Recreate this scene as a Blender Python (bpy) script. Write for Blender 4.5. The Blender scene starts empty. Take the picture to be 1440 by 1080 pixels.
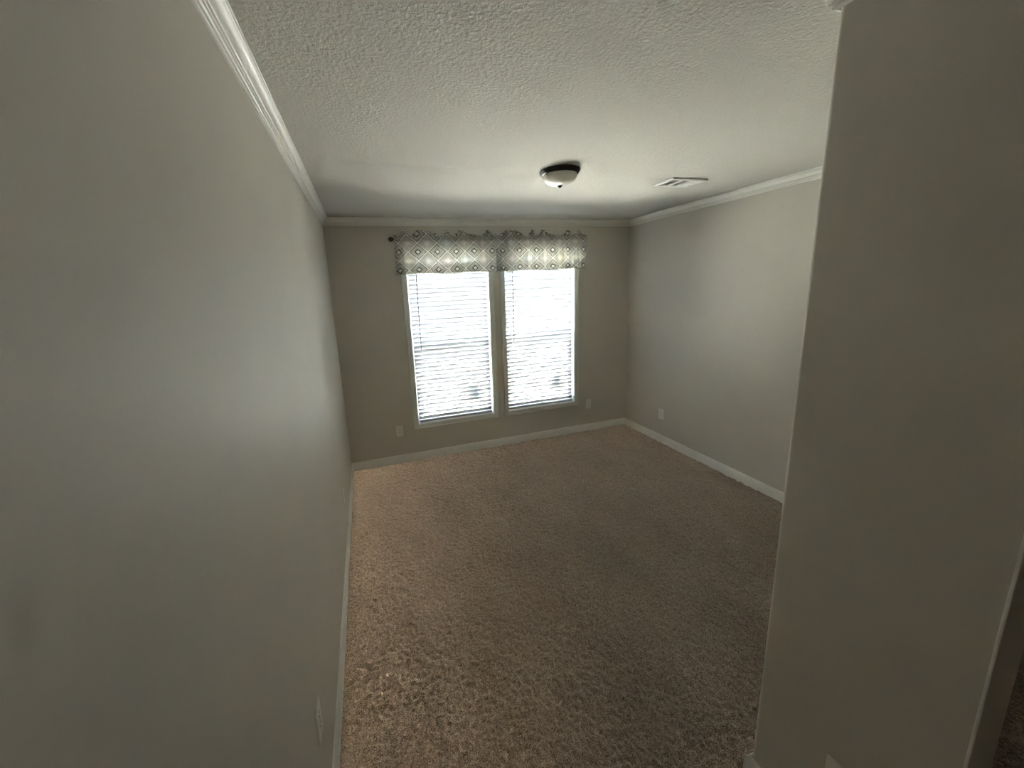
import bpy, bmesh, math, random
import numpy as np
from mathutils import Vector, Matrix

scene = bpy.context.scene
col = scene.collection

# ------------------------------------------------------------------ measures (metres)
D = 3.857          # window wall
W = 3.267          # right wall
H = 2.44           # ceiling
XP, YP = 1.432, 0.749   # outside corner of the closet partition
YB = -3.5          # unseen wall behind the camera, set far back to dim the near end
YJ = 0.318         # closet doorway edge
GZ = -0.75         # ground outside

# ------------------------------------------------------------------ camera
def camera():
    yaw, pit, rol, f = 0.2946, -0.1968, -0.0467, 536.17
    fw = Vector((math.sin(yaw)*math.cos(pit), math.cos(yaw)*math.cos(pit), math.sin(pit)))
    r = fw.cross(Vector((0, 0, 1))).normalized(); u = r.cross(fw)
    r2 = math.cos(rol)*r + math.sin(rol)*u
    u2 = -math.sin(rol)*r + math.cos(rol)*u
    cd = bpy.data.cameras.new('camera'); co = bpy.data.objects.new('camera', cd); col.objects.link(co)
    m = Matrix((r2, u2, -fw)).transposed().to_4x4(); m.translation = Vector((0.279, 0, 1.7582))
    co.matrix_world = m
    cd.sensor_fit = 'HORIZONTAL'; cd.sensor_width = 36; cd.lens = f*36/1440
    cd.shift_x = 39.51/1440; cd.shift_y = -27.62/1440
    cd.clip_start = 0.02; cd.clip_end = 300
    scene.camera = co
camera()

# ------------------------------------------------------------------ world, sun, exposure
wd = bpy.data.worlds.new('world'); scene.world = wd; wd.use_nodes = True
wn = wd.node_tree.nodes; wl = wd.node_tree.links; wn.clear()
sky = wn.new('ShaderNodeTexSky'); sky.sky_type = 'NISHITA'; sky.sun_disc = False
sky.sun_elevation = math.radians(52); sky.sun_rotation = math.radians(-105)
sky.air_density = 1.0; sky.dust_density = 3.0; sky.ozone_density = 1.0
bg = wn.new('ShaderNodeBackground'); bg.inputs['Strength'].default_value = 2.5
wo = wn.new('ShaderNodeOutputWorld')
hs = wn.new('ShaderNodeHueSaturation'); hs.inputs['Saturation'].default_value = .30      # hazy, paler blue
wl.new(sky.outputs[0], hs.inputs['Color']); wl.new(hs.outputs[0], bg.inputs[0]); wl.new(bg.outputs[0], wo.inputs[0])

sd = bpy.data.lights.new('sun', 'SUN'); sd.energy = 30; sd.angle = math.radians(0.6); sd.color = (1.0, .965, .90)
so = bpy.data.objects.new('sun', sd); col.objects.link(so); so.location = (-8, -4, 14)
so.rotation_euler = Vector((-0.62, -0.13, 0.80)).to_track_quat('Z', 'Y').to_euler()

vs = scene.view_settings
vs.view_transform = 'Standard'; vs.look = 'None'; vs.gamma = 1.0; vs.use_curve_mapping = False
vs.exposure = 3.42
cy = scene.cycles
cy.use_denoising = True; cy.use_adaptive_sampling = False
cy.use_guiding = True; cy.use_surface_guiding = True; cy.guiding_training_samples = 64
cy.max_bounces = 14; cy.diffuse_bounces = 9; cy.transparent_max_bounces = 16
cy.caustics_reflective = False; cy.caustics_refractive = False
cy.sample_clamp_indirect = 12

# ------------------------------------------------------------------ materials
def mat(name, color, rough=.6, spec=.3, metal=0.0):
    m = bpy.data.materials.new(name); m.use_nodes = True
    b = m.node_tree.nodes['Principled BSDF']
    b.inputs['Base Color'].default_value = (*color, 1); b.inputs['Roughness'].default_value = rough
    b.inputs['Specular IOR Level'].default_value = spec; b.inputs['Metallic'].default_value = metal
    return m
def nd(m, t, **k):
    n = m.node_tree.nodes.new(t)
    for a, v in k.items(): setattr(n, a, v)
    return n
def lk(m, a, b): m.node_tree.links.new(a, b)
def noise(m, scale, detail=2, vec=None, rough=.5):
    n = nd(m, 'ShaderNodeTexNoise'); n.inputs['Scale'].default_value = scale
    n.inputs['Detail'].default_value = detail; n.inputs['Roughness'].default_value = rough
    if vec is not None: lk(m, vec, n.inputs['Vector'])
    return n.outputs['Fac']
def objco(m): return nd(m, 'ShaderNodeTexCoord').outputs['Object']
def bump(m, h, strength, dist):
    b = nd(m, 'ShaderNodeBump'); b.inputs['Strength'].default_value = strength; b.inputs['Distance'].default_value = dist
    lk(m, h, b.inputs['Height']); lk(m, b.outputs[0], m.node_tree.nodes['Principled BSDF'].inputs['Normal'])
def ramp(m, fac, stops):
    r = nd(m, 'ShaderNodeValToRGB'); e = r.color_ramp.elements
    while len(e) < len(stops): e.new(.5)
    for el, (p, c) in zip(e, stops): el.position = p; el.color = (*c, 1)
    lk(m, fac, r.inputs[0]); return r.outputs[0]
def basecol(m, s): lk(m, s, m.node_tree.nodes['Principled BSDF'].inputs['Base Color'])
def math_(m, op, a, b=None, clamp=False):
    n = nd(m, 'ShaderNodeMath', operation=op); n.use_clamp = clamp
    for i, v in enumerate((a, b)):
        if v is None: continue
        if isinstance(v, (int, float)): n.inputs[i].default_value = v
        else: lk(m, v, n.inputs[i])
    return n.outputs[0]
def mixc(m, fac, a, b):
    n = nd(m, 'ShaderNodeMix', data_type='RGBA')
    for sock, v in ((n.inputs[0], fac), (n.inputs[6], a), (n.inputs[7], b)):
        if isinstance(v, (int, float)): sock.default_value = v
        elif isinstance(v, tuple): sock.default_value = (*v, 1)
        else: lk(m, v, sock)
    return n.outputs[2]

WALLC = (.61, .584, .518)
M = {}
M['wall'] = mat('wall_paint', WALLC, .55, .25)
c = objco(M['wall']); basecol(M['wall'], ramp(M['wall'], noise(M['wall'], 1.3, 3, c), [(.3, tuple(x*.97 for x in WALLC)), (.7, tuple(x*1.03 for x in WALLC))]))
bump(M['wall'], noise(M['wall'], 160, 3, c), .08, .002)
M['ceil'] = mat('ceiling_texture', (.66, .65, .595), .85, .15)
c = objco(M['ceil']); v = nd(M['ceil'], 'ShaderNodeTexVoronoi', feature='SMOOTH_F1'); v.inputs['Scale'].default_value = 75; lk(M['ceil'], c, v.inputs['Vector'])
hgt = math_(M['ceil'], 'ADD', noise(M['ceil'], 110, 3, c, .6), math_(M['ceil'], 'MULTIPLY', v.outputs['Distance'], .5))
bump(M['ceil'], hgt, .7, .006)
basecol(M['ceil'], ramp(M['ceil'], noise(M['ceil'], 150, 2, c), [(.3, (.57, .562, .515)), (.7, (.66, .652, .602))]))
M['trim'] = mat('white_trim_paint', (.80, .80, .755), .32, .45)
c = objco(M['trim']); bump(M['trim'], noise(M['trim'], 60, 2, c), .03, .001)
M['casing'] = mat('casing_paint', (.72, .73, .69), .4, .4)
M['vinyl'] = mat('window_vinyl', (.84, .86, .88), .35, .4)
M['plate'] = mat('outlet_plastic', (.80, .79, .74), .35, .45)
M['slot'] = mat('outlet_slot', (.05, .05, .045), .6, .2)
M['bronze'] = mat('dark_bronze', (.010, .009, .008), .32, .5, .3)
M['register'] = mat('register_enamel', (.82, .82, .79), .35, .4)
M['duct_shade'] = mat('duct_shade_dark', (.06, .06, .055), .6, .3, .2)  # shade of the duct depth put into one dark colour
M['wand'] = mat('wand_silhouette', (.13, .14, .15), .25, .5)  # clear wand; its backlit silhouette is put into this dark grey
M['cord'] = mat('cord_white', (.55, .56, .56), .8, .2)
M['screw'] = mat('screw_metal', (.55, .54, .5), .4, .5, .6)
M['rod'] = mat('rod_metal', (.06, .055, .05), .35, .5, .5)
M['sticker'] = mat('sticker_film', (.50, .60, .68), .5, .3)

# frosted alabaster bowl: lets a little light through
m = M['bowl'] = mat('frosted_bowl', (.70, .69, .61), .38, .45)
m.node_tree.nodes['Principled BSDF'].inputs['Subsurface Weight'].default_value = .15
m.node_tree.nodes['Principled BSDF'].inputs['Subsurface Radius'].default_value = (.02, .02, .02)

# blind slats: white faux wood, a little translucent
def thin(name, color, tr, trcol=None, rough=.5):
    m = mat(name, color, rough, .3); n = m.node_tree.nodes
    t = nd(m, 'ShaderNodeBsdfTranslucent'); t.inputs[0].default_value = (*(trcol or color), 1)
    x = nd(m, 'ShaderNodeMixShader'); x.inputs[0].default_value = tr
    lk(m, n['Principled BSDF'].outputs[0], x.inputs[1]); lk(m, t.outputs[0], x.inputs[2])
    lk(m, x.outputs[0], n['Material Output'].inputs[0]); m['t'] = t.name; return m, t
M['slat'], _ = thin('blind_slat', (.63, .642, .65), .15)

# window glass and insect screen: see-through sheets
def sheet(name, keep, colr, glossy):
    m = bpy.data.materials.new(name); m.use_nodes = True; n = m.node_tree.nodes; n.clear()
    o = nd(m, 'ShaderNodeOutputMaterial'); t = nd(m, 'ShaderNodeBsdfTransparent'); t.inputs[0].default_value = (*keep, 1)
    if glossy:
        g = nd(m, 'ShaderNodeBsdfGlossy'); g.inputs['Roughness'].default_value = .02
        f = nd(m, 'ShaderNodeFresnel'); f.inputs[0].default_value = 1.45
        x = nd(m, 'ShaderNodeMixShader'); lk(m, f.outputs[0], x.inputs[0])
    else:
        g = nd(m, 'ShaderNodeBsdfDiffuse'); g.inputs[0].default_value = (*colr, 1)
        x = nd(m, 'ShaderNodeMixShader'); x.inputs[0].default_value = .20
    lk(m, t.outputs[0], x.inputs[1]); lk(m, g.outputs[0], x.inputs[2]); lk(m, x.outputs[0], o.inputs[0]); return m
M['glass'] = sheet('window_glass', (.93, .96, .97), None, True)
M['screen'] = sheet('insect_screen', (1, 1, 1), (.06, .06, .065), False)

# carpet
m = M['carpet'] = mat('carpet_pile', (.27, .215, .165), .95, .05)
c = objco(m)
g1 = noise(m, 230, 3, c, .65)
cc = ramp(m, g1, [(.32, (.045, .033, .024)), (.46, (.200, .167, .136)), (.58, (.355, .308, .260)), (.74, (.555, .495, .430))])
st = nd(m, 'ShaderNodeMapping'); st.inputs['Scale'].default_value = (1.0, .55, 1); st.inputs['Rotation'].default_value = (0, 0, .5); lk(m, c, st.inputs[0])
low = ramp(m, noise(m, 3.2, 4, st.outputs[0], .6), [(.30, (.84, .83, .82)), (.55, (1.0, .99, .98)), (.72, (1.14, 1.13, 1.12))])
mx = nd(m, 'ShaderNodeMix', data_type='RGBA', blend_type='MULTIPLY'); mx.inputs[0].default_value = 1
lk(m, cc, mx.inputs[6]); lk(m, low, mx.inputs[7]); basecol(m, mx.outputs[2])
bump(m, noise(m, 330, 2, c), .8, .005)
m.node_tree.nodes['Principled BSDF'].inputs['Sheen Weight'].default_value = .42
m.node_tree.nodes['Principled BSDF'].inputs['Sheen Roughness'].default_value = .40
m.node_tree.nodes['Principled BSDF'].inputs['Sheen Tint'].default_value = (.92, .87, .80, 1)

# outside
m = M['ground'] = mat('sandy_ground', (.52, .48, .42), .9, .1)
c = objco(m); basecol(m, ramp(m, noise(m, .8, 5, c), [(.3, (.40, .38, .32)), (.7, (.60, .56, .50))]))
M['siding'] = mat('grey_siding', (.035, .040, .046), .7, .2)
M['shingle'] = mat('roof_shingle', (.10, .10, .11), .9, .1)
M['darkglass'] = mat('dark_window_glass', (.04, .05, .06), .15, .5)
M['house_trim'] = mat('house_trim', (.7, .72, .74), .5, .3)

# valance cloth: rows of nested diamonds printed in charcoal on ivory
def cloth(name, through):
    m, t = thin(name, (.7, .69, .63), through)
    uv = nd(m, 'ShaderNodeUVMap'); uv.uv_map = 'UVMap'
    sp = nd(m, 'ShaderNodeSeparateXYZ'); lk(m, uv.outputs[0], sp.inputs[0])
    wob = math_(m, 'MULTIPLY', math_(m, 'SUBTRACT', noise(m, 40, 2, uv.outputs[0]), .5), .012)
    def cell(s, per, off):
        q = math_(m, 'ADD', math_(m, 'DIVIDE', math_(m, 'ADD', s, wob), per), off)
        fr = math_(m, 'FRACT', q)
        return math_(m, 'ABSOLUTE', math_(m, 'SUBTRACT', math_(m, 'MULTIPLY', fr, 2), 1)), math_(m, 'FLOOR', q)
    a, ia = cell(sp.outputs[0], .205, .5)
    b, ib = cell(sp.outputs[1], .165, .5)
    d = math_(m, 'MULTIPLY', math_(m, 'ADD', a, b), .5)          # 0 at the small diamonds, 1 at the big ones
    prof = ramp(m, d, [(0, (.02,)*3), (.10, (.02,)*3), (.115, (.95,)*3), (.185, (.90,)*3), (.20, (.12,)*3), (.255, (.75,)*3), (.27, (.10,)*3),
                       (.33, (.70,)*3), (.345, (.15,)*3), (.41, (.80,)*3), (.435, (.9,)*3), (.46, (.04,)*3), (.525, (.02,)*3), (.545, (.75,)*3),
                       (.565, (.70,)*3), (.58, (.10,)*3), (.635, (.62,)*3), (.65, (.08,)*3), (.71, (.55,)*3), (.725, (.08,)*3), (.80, (.48,)*3), (.82, (.06,)*3), (1, (.05,)*3)])
    worn = ramp(m, noise(m, 26, 3, uv.outputs[0]), [(.28, (.65,)*3), (.55, (1,)*3)])
    ink = math_(m, 'MULTIPLY', prof, worn, clamp=True)
    # faint tints inside the big diamonds, one per cell
    cv = nd(m, 'ShaderNodeCombineXYZ')
    lk(m, math_(m, 'FLOOR', math_(m, 'DIVIDE', sp.outputs[0], .205)), cv.inputs[0]); lk(m, math_(m, 'FLOOR', math_(m, 'DIVIDE', sp.outputs[1], .165)), cv.inputs[1])
    wn_ = nd(m, 'ShaderNodeTexWhiteNoise', noise_dimensions='2D'); lk(m, cv.outputs[0], wn_.inputs['Vector'])
    tint = ramp(m, wn_.outputs['Value'], [(0, (.80, .77, .68)), (.3, (.83, .81, .75)), (.55, (.82, .77, .74)), (.78, (.76, .79, .77)), (1, (.84, .83, .79))])
    big = ramp(m, d, [(.55, (0,)*3), (.60, (1,)*3)])
    base = mixc(m, big, (.86, .85, .79), tint)
    colr = mixc(m, ink, base, (.045, .05, .055))
    basecol(m, colr); lk(m, colr, t.inputs[0])
    wv = nd(m, 'ShaderNodeTexWave'); wv.inputs['Scale'].default_value = 500; lk(m, uv.outputs[0], wv.inputs[0])
    bump(m, wv.outputs['Fac'], .1, .0006)
    m.node_tree.nodes['Principled BSDF'].inputs['Roughness'].default_value = .9
    return m
M['cloth'] = cloth('valance_print', .46)
M['cloth_double'] = cloth('valance_print_doubled', .02)      # folded double above the rod

# ------------------------------------------------------------------ builders
def box(bm, x0, x1, y0, y1, z0, z1):
    v = [bm.verts.new(p) for p in ((x0,y0,z0),(x1,y0,z0),(x1,y1,z0),(x0,y1,z0),(x0,y0,z1),(x1,y0,z1),(x1,y1,z1),(x0,y1,z1))]
    return [bm.faces.new([v[i] for i in f]) for f in ((3,2,1,0),(4,5,6,7),(0,1,5,4),(1,2,6,5),(2,3,7,6),(3,0,4,7))]
def BM(*boxes):
    bm = bmesh.new()
    for b in boxes: box(bm, *b)
    return bm
def bevel(bm, w, seg=2):
    bmesh.ops.bevel(bm, geom=bm.edges[:], offset=w, segments=seg, affect='EDGES', profile=.5); return bm
def lathe(bm, prof, n=48, c=(0,0,0)):
    rings = []
    for r, z in prof:
        if r < 1e-6: rings.append([bm.verts.new((c[0], c[1], c[2]+z))])
        else: rings.append([bm.verts.new((c[0]+r*math.cos(2*math.pi*i/n), c[1]+r*math.sin(2*math.pi*i/n), c[2]+z)) for i in range(n)])
    for A, B in zip(rings, rings[1:]):
        for i in range(n):
            j = (i+1) % n
            if len(A) == 1 and len(B) == 1: continue
            if len(A) == 1: bm.faces.new((A[0], B[j], B[i]))
            elif len(B) == 1: bm.faces.new((A[i], A[j], B[0]))
            else: bm.faces.new((A[i], A[j], B[j], B[i]))
    return bm
def tube(bm, p0, p1, r, n=10, r1=None):
    p0, p1 = Vector(p0), Vector(p1); d = (p1-p0).normalized()
    a = d.orthogonal().normalized(); b = d.cross(a); r1 = r if r1 is None else r1
    A = [bm.verts.new(p0 + r*(a*math.cos(t)+b*math.sin(t))) for t in (2*math.pi*i/n for i in range(n))]
    B = [bm.verts.new(p1 + r1*(a*math.cos(t)+b*math.sin(t))) for t in (2*math.pi*i/n for i in range(n))]
    for i in range(n): j = (i+1) % n; bm.faces.new((A[i], A[j], B[j], B[i]))
    bm.faces.new(A[::-1]); bm.faces.new(B); return bm
def prism(bm, outline, z0, z1):
    A = [bm.verts.new((x, y, z0)) for x, y in outline]; B = [bm.verts.new((x, y, z1)) for x, y in outline]
    n = len(A)
    for i in range(n): j = (i+1) % n; bm.faces.new((A[i], A[j], B[j], B[i]))
    bm.faces.new(A[::-1]); bm.faces.new(B); return bm
def obj(name, bm, material, parent=None, smooth=None):
    me = bpy.data.meshes.new(name)
    bmesh.ops.recalc_face_normals(bm, faces=bm.faces[:]); bm.to_mesh(me); bm.free()
    me.materials.append(material)
    if smooth is not None:
        me.shade_smooth()
        if smooth > 0: me.set_sharp_from_angle(angle=math.radians(smooth))
    return link(name, me, parent)
def link(name, me, parent=None, loc=None):
    o = bpy.data.objects.new(name, me); col.objects.link(o)
    if parent is not None: o.parent = parent
    if loc: o.location = loc
    return o
def empty(name, loc=(0,0,0), rz=0):
    o = bpy.data.objects.new(name, None); col.objects.link(o); o.location = loc; o.rotation_euler = (0, 0, rz)
    o.empty_display_size = .05; return o
def tag(o, label, cat, group=None):
    o['label'] = label; o['category'] = cat
    if group: o['group'] = group
    return o
def struct(o, label, cat):
    o['kind'] = 'structure'; o['label'] = label; o['category'] = cat; return o

# ------------------------------------------------------------------ room shell
# carpet: a real uneven pile
def carpet():
    rng = np.random.default_rng(4)
    st = .0066
    x0, x1, y0, y1 = -.03, W+.03, YB-.03, D+.03
    nx, ny = int((x1-x0)/st)+1, int((y1-y0)/st)+1
    def smooth(a, k):
        for _ in range(k):
            a = (a + np.roll(a, 1, 0) + np.roll(a, -1, 0))/3; a = (a + np.roll(a, 1, 1) + np.roll(a, -1, 1))/3
        return a/a.std()
    h = .0040*rng.standard_normal((ny, nx)) + .0016*smooth(rng.standard_normal((ny, nx)), 1) + .0007*smooth(rng.standard_normal((ny, nx)), 6)
    h = np.clip(h, -.012, .010)
    X, Y = np.meshgrid(np.linspace(x0, x1, nx), np.linspace(y0, y1, ny))
    X = X + rng.uniform(-.0022, .0022, X.shape); Y = Y + rng.uniform(-.0022, .0022, Y.shape)
    co = np.stack([X, Y, h-.002], -1).reshape(-1, 3).astype(np.float32)
    i = np.arange(nx*ny).reshape(ny, nx)
    q = np.stack([i[:-1, :-1], i[:-1, 1:], i[1:, 1:], i[1:, :-1]], -1).reshape(-1, 4).astype(np.int32)
    me = bpy.data.meshes.new('floor'); me.vertices.add(len(co)); me.vertices.foreach_set('co', co.ravel())
    me.loops.add(q.size); me.loops.foreach_set('vertex_index', q.ravel())
    me.polygons.add(len(q)); me.polygons.foreach_set('loop_start', np.arange(0, q.size, 4, dtype=np.int32))
    me.polygons.foreach_set('loop_total', np.full(len(q), 4, dtype=np.int32))
    me.update(calc_edges=True); me.shade_smooth(); me.materials.append(M['carpet'])
    return link('floor', me)
struct(carpet(), 'brown taupe cut pile carpet covering the bedroom floor', 'carpet')

T = .14
struct(obj('ceiling', BM((-T, W+T, YB-T, D+T, H, H+.12)), M['ceil']), 'off-white ceiling with a stippled texture', 'ceiling')
struct(obj('wall_left', BM((-T, 0, YB-T, D+T, -.1, H)), M['wall']), 'long greige painted wall beside the passage', 'wall')
struct(obj('wall_right', BM((W, W+T, YB-T, D+T, -.1, H)), M['wall']), 'greige painted wall right of the windows', 'wall')
struct(obj('wall_back', BM((0, W, YB-T, YB, -.1, H)), M['wall']), 'unseen greige wall closing the passage and closet, set far back to dim the near end', 'wall')

WIN = [(.655, 1.593), (1.668, 2.600)]   # outer casing edges of the two windows
CW = .050
ZB, ZT = .343, 2.190                    # outer casing bottom and top
OPEN = [(a+CW-.006, b-CW+.006, ZB+CW-.006, ZT-CW+.006) for a, b in WIN]   # wall openings
bm = bmesh.new()
zb, zt = OPEN[0][2], OPEN[0][3]
box(bm, 0, W, D, D+T, -.1, zb); box(bm, 0, W, D, D+T, zt, H)
for a, b in ((0, OPEN[0][0]), (OPEN[0][1], OPEN[1][0]), (OPEN[1][1], W)): box(bm, a, b, D, D+T, zb, zt)
bmesh.ops.remove_doubles(bm, verts=bm.verts[:], dist=1e-5)
struct(obj('wall_far', bm, M['wall']), 'greige wall holding the two windows', 'wall')

# closet partition: rounded outside corner, doorway towards the passage
R = .014
arc = [(XP+R-R*math.cos(t), YP-R+R*math.sin(t)) for t in (math.pi/2*i/8 for i in range(9))]
bm = bmesh.new()
prism(bm, [(XP, YJ)] + arc + [(W, YP), (W, YP-.1), (XP+.1, YP-.1), (XP+.1, YJ)], -.1, H)
box(bm, XP, XP+.1, YB, YJ-.78, -.1, H); box(bm, XP, XP+.1, YJ-.78, YJ, 2.05, H)
struct(obj('wall_partition', bm, M['wall'], smooth=30), 'greige closet partition with a rounded outside corner', 'wall')
# doorway lining
d1 = empty('door_1', (XP, YJ, 0)); struct(d1, 'white lined closet doorway in the partition', 'doorway')
for nm, b in (('jamb', (-.005, .105, -.007, -.0005, 0, 2.043)), ('jamb', (-.005, .105, -.7795, -.773, 0, 2.043)), ('head_jamb', (-.005, .105, -.773, -.007, 2.036, 2.0495))):
    obj(nm, bevel(BM(b), .002), M['trim'], d1)

# swept trims: profile points (out from wall, height); a->b along the wall, n = direction into the room
def sweep(prof, a, b, n, ma, mb):
    a, b, n = Vector(a), Vector(b), Vector(n); t = (b-a).normalized(); bm = bmesh.new()
    A = [bm.verts.new(a + n*d + Vector((0, 0, z)) - t*(ma*d)) for d, z in prof]
    B = [bm.verts.new(b + n*d + Vector((0, 0, z)) + t*(mb*d)) for d, z in prof]
    k = len(prof)
    for i in range(k): j = (i+1) % k; bm.faces.new((A[i], A[j], B[j], B[i]))
    bm.faces.new(A); bm.faces.new(B[::-1]); return bm
BASE = [(0, -.012), (.014, -.012), (.014, .058), (.0125, .062), (.0105, .064), (.0105, .069), (.009, .075), (.005, .081), (.0015, .083), (0, .083)]
CRN = [(0, 0), (0, -.068), (.004, -.068), (.0080, -.0660), (.0095, -.0630), (.0080, -.0605), (.0045, -.0598), (.0045, -.0582),
       (.0115, -.0572), (.0145, -.0545), (.0140, -.0512), (.0100, -.0492), (.0100, -.0474), (.0165, -.0464), (.0180, -.0442), (.0160, -.0424), (.0135, -.0416),
       (.0135, -.0402), (.0215, -.0392), (.0240, -.0368), (.0240, -.0346), (.0245, -.0300), (.0268, -.0240), (.0310, -.0185), (.0360, -.0140), (.0405, -.0115),
       (.0440, -.0108), (.0460, -.0092), (.0455, -.0076), (.0430, -.0070), (.0430, -.0058), (.0485, -.0050), (.0500, -.0036), (.0500, 0)]
E_ = .0002
runs = [('left', (E_, YB, 0), (E_, D, 0), (1, 0, 0), -1, -1), ('far', (0, D-E_, 0), (W, D-E_, 0), (0, -1, 0), -1, -1),
        ('right', (W-E_, D, 0), (W-E_, YP, 0), (-1, 0, 0), -1, -1), ('near', (W, YP+E_, 0), (XP, YP+E_, 0), (0, 1, 0), -1, 1),
        ('passage', (XP-E_, YP, 0), (XP-E_, YJ, 0), (-1, 0, 0), 1, 0)]
for k, (nm, a, b, n, ma, mb) in enumerate(runs):
    struct(obj('baseboard_'+nm, sweep(BASE, a, b, n, ma, mb), M['trim'], smooth=35), 'white baseboard along the %s wall' % ('window' if nm == 'far' else nm), 'baseboard')
    b2 = (XP-E_, YB, 0) if nm == 'passage' else b
    up = Vector((0, 0, H-E_))
    struct(obj('trim_%d' % (k+1), sweep(CRN, Vector(a)+up, Vector(b2)+up, n, ma, -1 if nm == 'passage' else mb), M['trim'], smooth=28), 'white crown molding along the %s wall' % ('window' if nm == 'far' else nm), 'crown molding')

# ------------------------------------------------------------------ windows
SLAT_Y = D+.036
def window(i, a, b):
    w = empty('window_%d' % i, (a, D, ZB)); L = b-a; Hh = ZT-ZB
    struct(w, 'white framed single hung window ' + ('left of the middle wall strip' if i == 1 else 'right of the middle wall strip'), 'window')
    t0 = -.015
    # casing: four mitred boards with a raised outer bead
    def board(p, q, inn):
        p, q, inn = Vector(p), Vector(q), Vector(inn); t = (q-p).normalized(); bm = bmesh.new()
        prof = [(0, -.0005), (0, -.014), (.003, -.016), (.008, -.016), (.011, -.013), (.040, -.011), (.046, -.011), (.049, -.008), (.050, -.0005)]
        A = [bm.verts.new(p + inn*d + t*d + Vector((0, y, 0))) for d, y in prof]; B = [bm.verts.new(q + inn*d - t*d + Vector((0, y, 0))) for d, y in prof]
        k = len(prof)
        for s in range(k): bm.faces.new((A[s], A[(s+1) % k], B[(s+1) % k], B[s]))
        bm.faces.new(A); bm.faces.new(B[::-1]); return bm
    X, Z = Vector((1, 0, 0)), Vector((0, 0, 1))
    for p, q, n in (((0,0,0), (L,0,0), Z), ((L,0,0), (L,0,Hh), -X), ((L,0,Hh), (0,0,Hh), -Z), ((0,0,Hh), (0,0,0), X)):
        obj('casing', board(p, q, n), M['casing'], w, smooth=30)
    o0, o1, z0, z1 = CW-.006, L-CW+.006, CW-.006, Hh-CW+.006
    # jamb liner boards
    s = .009
    for nm, bx in (('jamb', (o0, o0+s, 0, T, z0, z1)), ('jamb', (o1-s, o1, 0, T, z0, z1)), ('sill', (o0+s, o1-s, 0, T, z0, z0+s)), ('head_jamb', (o0+s, o1-s, 0, T, z1-s, z1))):
        bx = list(bx); bx[2] = .0005
        obj(nm, BM(tuple(bx)), M['vinyl'], w)
    i0, i1, k0, k1 = o0+s, o1-s, z0+s, z1-s
    mid = 1.175-ZB
    def sash(nm, y0, y1, za, zc, f):
        bm = bmesh.new()
        box(bm, i0+.003, i0+.003+f, y0, y1, za, zc); box(bm, i1-.003-f, i1-.003, y0, y1, za, zc)
        box(bm, i0+.003+f, i1-.003-f, y0, y1, za, za+f); box(bm, i0+.003+f, i1-.003-f, y0, y1, zc-f, zc)
        o = obj(nm, bm, M['vinyl'], w)
        g = obj('pane', BM((i0+f, i1-f, (y0+y1)/2-.002, (y0+y1)/2+.002, za+f-.004, zc-f+.004)), M['glass'], o)
        return o
    sash('upper_sash', .108, .132, mid-.018, k1-.003, .030)
    lo = sash('lower_sash', .080, .104, k0+.003, mid+.018, .034)
    obj('sticker', BM((L*.675, L*.79, .0870, .0885, .20, .36)), M['sticker'], lo)
    lk_ = obj('sash_lock', bevel(BM((L/2-.03, L/2+.03, .072, .0795, mid+.004, mid+.016)), .003), M['vinyl'], lo)
    obj('insect_screen', BM((i0+.004, i1-.004, .1345, .1355, k0+.003, mid)), M['screen'], w)
for i, (a, b) in enumerate(WIN): window(i+1, a, b)

# ------------------------------------------------------------------ blinds
def blind(a, b, tilt, label):
    x0, x1 = a+CW+.004+.010, b-CW-.004-.012; Lb = x1-x0
    t = empty('window_blind', (x0, SLAT_Y, ZB)); tag(t, label, 'window blind', 'faux wood blinds in the two windows')
    pitch, wd_, th = .0440, .050, .0028
    ztop = ZT-CW-ZB-.006
    obj('headrail', bevel(BM((0, Lb, -.026, .026, ztop-.052, ztop)), .003), M['slat'], t)
    obj('bottom_rail', bevel(BM((0, Lb, -.023, .023, CW+.008, CW+.028)), .004), M['slat'], t)
    # one slat mesh: shallow crown, tilted with the room edge up
    ang = math.radians(tilt); bm = bmesh.new(); n = 6; rows = []
    for x in (0, Lb):
        up = [(wd_*(k/n-.5), .0022*(1-(2*k/n-1)**2)) for k in range(n+1)]
        pts = up + [(p, q-th) for p, q in reversed(up)]
        rows.append([bm.verts.new((x, p*math.cos(ang)+q*math.sin(ang), -p*math.sin(ang)+q*math.cos(ang))) for p, q in pts])
    k = len(rows[0])
    for s in range(k): bm.faces.new((rows[0][s], rows[0][(s+1) % k], rows[1][(s+1) % k], rows[1][s]))
    bm.faces.new(rows[0]); bm.faces.new(rows[1][::-1])
    first = obj('slat', bm, M['slat'], t, smooth=40)
    zs = []; z = CW+.028+.026
    while z < ztop-.052-.018: zs.append(z); z += pitch
    first.location = (0, 0, zs[0])
    for z in zs[1:]:
        o = first.copy(); col.objects.link(o); o.parent = t; o.location = (0, 0, z)
    for fx in (.13, .50, .83):
        bm = bmesh.new()
        for y in (-.0245, .0245): tube(bm, (Lb*fx, y, CW+.028), (Lb*fx, y, ztop-.052), .0009, 6)
        obj('ladder_cord', bm, M['cord'], t)
    # tilt wand hanging in front
    wx = .10*Lb
    wn_ = obj('tilt_wand', tube(bmesh.new(), (wx, -.036, ztop-.075), (wx-.008, -.040, 1.172-ZB), .0042, 8), M['wand'], t, smooth=40)
    obj('wand_hook', tube(bmesh.new(), (wx, -.028, ztop-.050), (wx, -.036, ztop-.074), .0022, 6), M['wand'], wn_)
    return t
blind(*WIN[0], 62, 'white slatted blind in the window nearer the left wall')
blind(*WIN[1], 58, 'white slatted blind in the window nearer the right wall')

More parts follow.
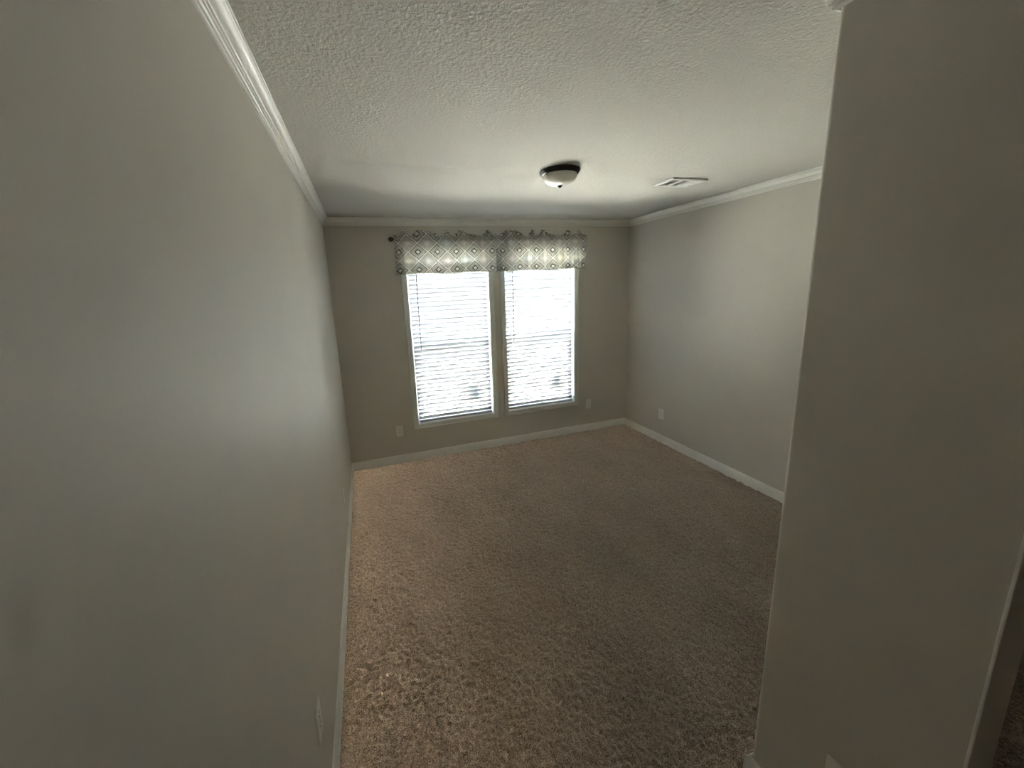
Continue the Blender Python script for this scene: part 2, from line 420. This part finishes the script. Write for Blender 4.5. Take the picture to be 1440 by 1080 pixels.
# ------------------------------------------------------------------ curtain rod and valances
RZ, RY = 2.243, D-.075
rod = empty('curtain_rod', (.6, RY, RZ)); tag(rod, 'dark curtain rod with a ball end above both windows', 'curtain rod')
obj('rod', tube(bmesh.new(), (-.005, 0, 0), (2.06, 0, 0), .0075, 12), M['rod'], rod, smooth=40)
bm = lathe(bmesh.new(), [(0, -.026), (.010, -.024), (.018, -.017), (.0215, -.006), (.0215, .004), (.018, .014), (.011, .020), (.008, .023), (.010, .026), (.010, .030), (0, .030)], 20)
bmesh.ops.rotate(bm, cent=(0,0,0), matrix=Matrix.Rotation(math.pi/2, 3, 'Y'), verts=bm.verts[:]); bmesh.ops.translate(bm, vec=(-.018, 0, 0.03), verts=bm.verts[:])
bmesh.ops.translate(bm, vec=(0, 0, -.03), verts=bm.verts[:])
obj('finial', bm, M['rod'], rod, smooth=50)
for x in (.025, 1.012, 2.045):
    bm = bmesh.new(); tube(bm, (x, 0, -.004), (x, .0745, -.004), .005, 8); box(bm, x-.012, x+.012, .071, .0748, -.03, .022)
    obj('bracket', bm, M['rod'], rod)

def valance(x0, x1, seed, label):
    rng = random.Random(seed); L = x1-x0
    t = empty('valance', (x0, RY, RZ)); tag(t, label, 'valance', 'diamond print valances')
    nu, ph = 260, [rng.uniform(0, 6.28) for _ in range(8)]
    def fold(u):       # gathered fold, -1..1
        return .66*math.sin(2*math.pi*u*L/.150+ph[0]+1.3*math.sin(2*math.pi*u*1.7+ph[1])) + .24*math.sin(2*math.pi*u*L/.083+ph[2]) + .08*math.sin(2*math.pi*u*L/.047+ph[3])
    def fine(u): return .6*math.sin(2*math.pi*u*L/.032+ph[4]+2*math.sin(2*math.pi*u*3+ph[5])) + .4*math.sin(2*math.pi*u*L/.0195+ph[6])
    def flop(u): return .5+.5*math.sin(2*math.pi*u*L/.20+ph[7]+1.8*math.sin(2*math.pi*u*2.3+ph[2]))
    def build(nm, rows, material):
        bm = bmesh.new(); uvl = bm.loops.layers.uv.new('UVMap'); grid = []; uvs = []; acc = 0; prev = None
        for i in range(nu+1):
            u = i/nu; colv = []; end = min(1, (u if seed == 1 else 1-u)/.022); ret = (1-end)**2
            x = u*L; q = fold(u); y_mid = -.030-.013*q
            if prev: acc += math.hypot(x-prev[0], (y_mid-prev[1])*1.2)
            prev = (x, y_mid)
            top = .020+.050*flop(u)**1.4+.010*fine(u)
            for kind, v in rows:
                xx = x
                if kind == 'h':
                    y = -.012*(1-v) - .004 + v*(.024*fine(u) - .034*(flop(u)-.4)); z = .010 + v*top; xx = x + v*.006*math.sin(2*math.pi*u*L/.09+ph[1])
                elif kind == 'r':
                    y = -.0125 - .003*fine(u)*(1-abs(v)); z = .016*v
                else:
                    y = -.0125 - (.022*math.sin(min(1, v*2.2)*math.pi/2)) - (.004+.011*v**.7)*q - .0025*fine(u)*(1-v); z = -.0096 - v*.3164 - .0035*math.sin(2*math.pi*u*L/.5+ph[3])*v
                    y = y*(1-ret) + .060*ret*v + y*ret*(1-v)
                colv.append(bm.verts.new((xx, y, z)))
            grid.append(colv); uvs.append([(acc*1.04 + seed*.37, {'h': .010+v*.06, 'r': .016*v, 'b': -.0096-v*.3164}[k] + .286) for k, v in rows])
        for i in range(nu):
            for j in range(len(rows)-1):
                f = bm.faces.new((grid[i][j], grid[i+1][j], grid[i+1][j+1], grid[i][j+1]))
                for lp, (a_, b_) in zip(f.loops, ((i, j), (i+1, j), (i+1, j+1), (i, j+1))): lp[uvl].uv = uvs[a_][b_]
        o = obj(nm, bm, material, t, smooth=0)
        sol = o.modifiers.new('thickness', 'SOLIDIFY'); sol.thickness = .0012; sol.offset = 0
    build('ruffled_header', [('h', v) for v in (1, .75, .5, .25, .0)] + [('r', v) for v in (.6, 0, -.6)], M['cloth_double'])
    build('drop', [('b', v/16) for v in range(0, 17)], M['cloth'])
    return t
valance(.606, 1.598, 1, 'diamond print valance with a ruffled top over the window nearer the left wall')
valance(1.600, 2.655, 2, 'diamond print valance with a ruffled top over the window nearer the right wall')

# ------------------------------------------------------------------ ceiling light
cl = empty('ceiling_light', (1.500, 2.245, H)); tag(cl, 'flush mount ceiling light with frosted bowl and black rim', 'ceiling light')
obj('rim', lathe(bmesh.new(), [(0, -.0005), (.118, -.0005), (.1222, -.003), (.1230, -.008), (.1205, -.012), (.1165, -.015), (.1150, -.020), (.1115, -.026), (.107, -.028), (.102, -.028), (.100, -.024), (0, -.024)], 64), M['bronze'], cl, smooth=40)
gp = [(.1040*math.cos(t)**.82 if t < 1.57 else 0, -.026-.062*math.sin(t)) for t in (math.pi/2*i/20 for i in range(21))]
bowl = obj('bowl', lathe(bmesh.new(), [(.104, -.0255)] + gp[:-1] + [(0, -.088)], 64), M['bowl'], cl, smooth=60)
obj('finial', lathe(bmesh.new(), [(0, -.0865), (.0155, -.0870), (.0165, -.0895), (.0125, -.0935), (.0075, -.0965), (.0055, -.0990), (0, -.1005)], 24), M['bronze'], cl, smooth=50)
for k in range(3):
    a = math.radians(195+120*k)
    obj('clip', tube(bmesh.new(), (.1075*math.cos(a), .1075*math.sin(a), -.0275), (.1075*math.cos(a), .1075*math.sin(a), -.038), .0032, 8), M['bronze'], cl)

# ------------------------------------------------------------------ ceiling register
vx0, vx1, vy0, vy1 = 2.378, 2.680, 2.272, 2.470
vt = empty('ceiling_register', ((vx0+vx1)/2, (vy0+vy1)/2, H)); tag(vt, 'white louvered air register on the ceiling', 'air vent')
LX, LY = (vx1-vx0)/2, (vy1-vy0)/2; fr = .028
bm = bmesh.new()
oz, iz = -.008, -.011
def ringf(p, q):
    for i in range(4): j = (i+1) % 4; bm.faces.new((p[i], p[j], q[j], q[i]))
def rect(lx, ly, z): return [bm.verts.new(p) for p in ((-lx,-ly,z),(lx,-ly,z),(lx,ly,z),(-lx,ly,z))]
r0, r1, r2, r3, r4 = rect(LX, LY, -.0005), rect(LX, LY, oz), rect(LX-.003, LY-.003, iz), rect(LX-fr, LY-fr, iz), rect(LX-fr, LY-fr, -.0005)
for p, q in ((r0, r1), (r1, r2), (r2, r3), (r3, r4)): ringf(p, q)
obj('frame', bm, M['register'], vt)
obj('duct_shade', BM((-LX+fr-.002, LX-fr+.002, -LY+fr-.002, LY-fr+.002, -.0025, -.0006)), M['duct_shade'], vt)  # flat plate, its dark colour stands in for the shade inside the duct
ix = LX-fr; nb = 3; bwid = 2*ix/nb
for k in (1, 2): obj('divider', BM((-ix+k*bwid-.005, -ix+k*bwid+.005, -LY+fr, LY-fr, -.012, -.003)), M['register'], vt)
for k in range(nb):
    a0 = -ix+k*bwid+(.006 if k else .001); a1 = -ix+(k+1)*bwid-(.006 if k < 2 else .001)
    n = 6; tilt = math.radians(-17 if k < 2 else 38)
    for s in range(n):
        xc = a0+(a1-a0)*(s+.5)/n; hw = .0060
        bm = BM((-hw, hw, -LY+fr, LY-fr, -.0004, .0004)); bmesh.ops.rotate(bm, cent=(0,0,0), matrix=Matrix.Rotation(tilt, 3, 'Y'), verts=bm.verts[:]); bmesh.ops.translate(bm, vec=(xc, 0, -.0075), verts=bm.verts[:])
        obj('louver', bm, M['register'], vt)
obj('damper_lever', bevel(BM((LX-fr-.002, LX-fr+.010, LY*.42, LY*.42+.004, -.024, -.008)), .001), M['register'], vt)
for sx in (-1, 1): obj('screw', lathe(bmesh.new(), [(0, -.0130), (.003, -.0126), (.0042, -.0112), (.0042, -.0105)], 12, (sx*(LX-fr/2), 0, 0)), M['screw'], vt)

# ------------------------------------------------------------------ outlets
def outlet_proto():
    t = empty('wall_outlet')            # faces local -Y, back on y = 0
    bm = bevel(BM((-.035, .035, -.0055, -.0003, -.0575, .0575)), .0022, 2); obj('plate', bm, M['plate'], t)
    for s in (-1, 1):
        bm = bmesh.new(); o = [(.0165*math.cos(a), s*.0195+.0135*max(-.88, min(.88, math.sin(a)*1.15))) for a in (2*math.pi*i/24 for i in range(24))]
        A = [bm.verts.new((x, -.0050, z)) for x, z in o]; B = [bm.verts.new((x, -.0068, z)) for x, z in o]
        for i in range(24): j = (i+1) % 24; bm.faces.new((A[i], A[j], B[j], B[i]))
        bm.faces.new(A); bm.faces.new(B)
        rc = obj('receptacle', bm, M['plate'], t)
        for x, h in ((-.0063, .0042), (.0063, .0035)): obj('slot', BM((x-.0009, x+.0009, -.0071, -.0066, s*.0195+.002-h+.001, s*.0195+.002+h+.001)), M['slot'], rc)
        g = obj('ground_hole', lathe(bmesh.new(), [(0, 0), (.0024, 0), (.0024, .0004), (0, .0004)], 10), M['slot'], rc)
        g.rotation_euler = (math.pi/2, 0, 0); g.location = (0, -.0067, s*.0195-.0075)
    sc = obj('screw', lathe(bmesh.new(), [(0, .0013), (.002, .0011), (.0032, .0002), (.0032, 0)], 12), M['screw'], t)
    sc.rotation_euler = (math.pi/2, 0, 0); sc.location = (0, -.0054, 0)
    return t
def copy_tree(o, parent=None):
    c = o.copy(); col.objects.link(c); c.parent = parent
    for ch in o.children: copy_tree(ch, c)
    return c
spots = [((.502, D, .346), 0, 'white outlet low on the window wall beside the left wall'),
         ((2.738, D, .336), 0, 'white outlet low on the window wall beside the right wall'),
         ((W, 3.246, .320), -math.pi/2, 'white outlet low on the right wall near the window corner'),
         ((0, 1.127, .402), math.pi/2, 'white outlet on the left wall near the passage entrance'),
         ((0, 2.690, .362), math.pi/2, 'white outlet on the left wall toward the windows'),
         ((XP, .510, .3375), -math.pi/2, 'white outlet low on the closet partition beside its doorway')]
pr = outlet_proto()
for i, (loc, rz, lb) in enumerate(spots):
    o = pr if i == 0 else copy_tree(pr)
    o.location = loc; o.rotation_euler = (0, 0, rz); tag(o, lb, 'outlet', 'wall outlets around the room')

# ------------------------------------------------------------------ outside the windows
struct(obj('ground', BM((-60, 60, -40, 90, GZ-.3, GZ)), M['ground']), 'pale sandy ground outside the windows', 'ground')
struct(obj('roof', BM((-.45, W+.45, YB-.5, D+.50, H+.13, H+.25)), M['shingle']), 'unseen roof slab added over the bedroom to block the sun', 'roof')  # out of view, added to keep direct sun off the room
nh = empty('neighboring_house', (6.0, 17.0, GZ)); tag(nh, 'grey sided house standing outside beyond the blinds', 'house')
obj('wall', BM((-9, 9, 0, 8, 0, 3.5)), M['siding'], nh)
bm = bmesh.new(); prism(bm, [(-.5, 3.5), (8.5, 3.5), (4, 5.1)], -9.4, 9.4)
for v_ in bm.verts: v_.co = Vector((v_.co.z, v_.co.x, v_.co.y))
obj('roof', bm, M['shingle'], nh)
for x in (-6.5, -3.2, 3.0, 6.2):
    wn_ = obj('window', BM((x-.55, x+.55, -.05, 0, 1.2, 2.7)), M['house_trim'], nh)
    for k in (0, 1): obj('pane', BM((x-.47, x+.47, -.06, -.05, 1.28+.70*k, 1.92+.70*k)), M['darkglass'], wn_)
dr = obj('door', BM((-.5, .5, -.05, 0, .6, 2.65)), M['house_trim'], nh)
obj('porch_deck', BM((-1.4, 1.4, -1.6, 0, 0, .6)), M['ground'], nh)
for k in range(6): obj('porch_post', BM((-1.4+k*.548, -1.34+k*.548, -1.6, -1.54, .6, 1.55)), M['shingle'], nh)
obj('porch_rail', BM((-1.4, 1.4, -1.62, -1.52, 1.55, 1.62)), M['shingle'], nh)
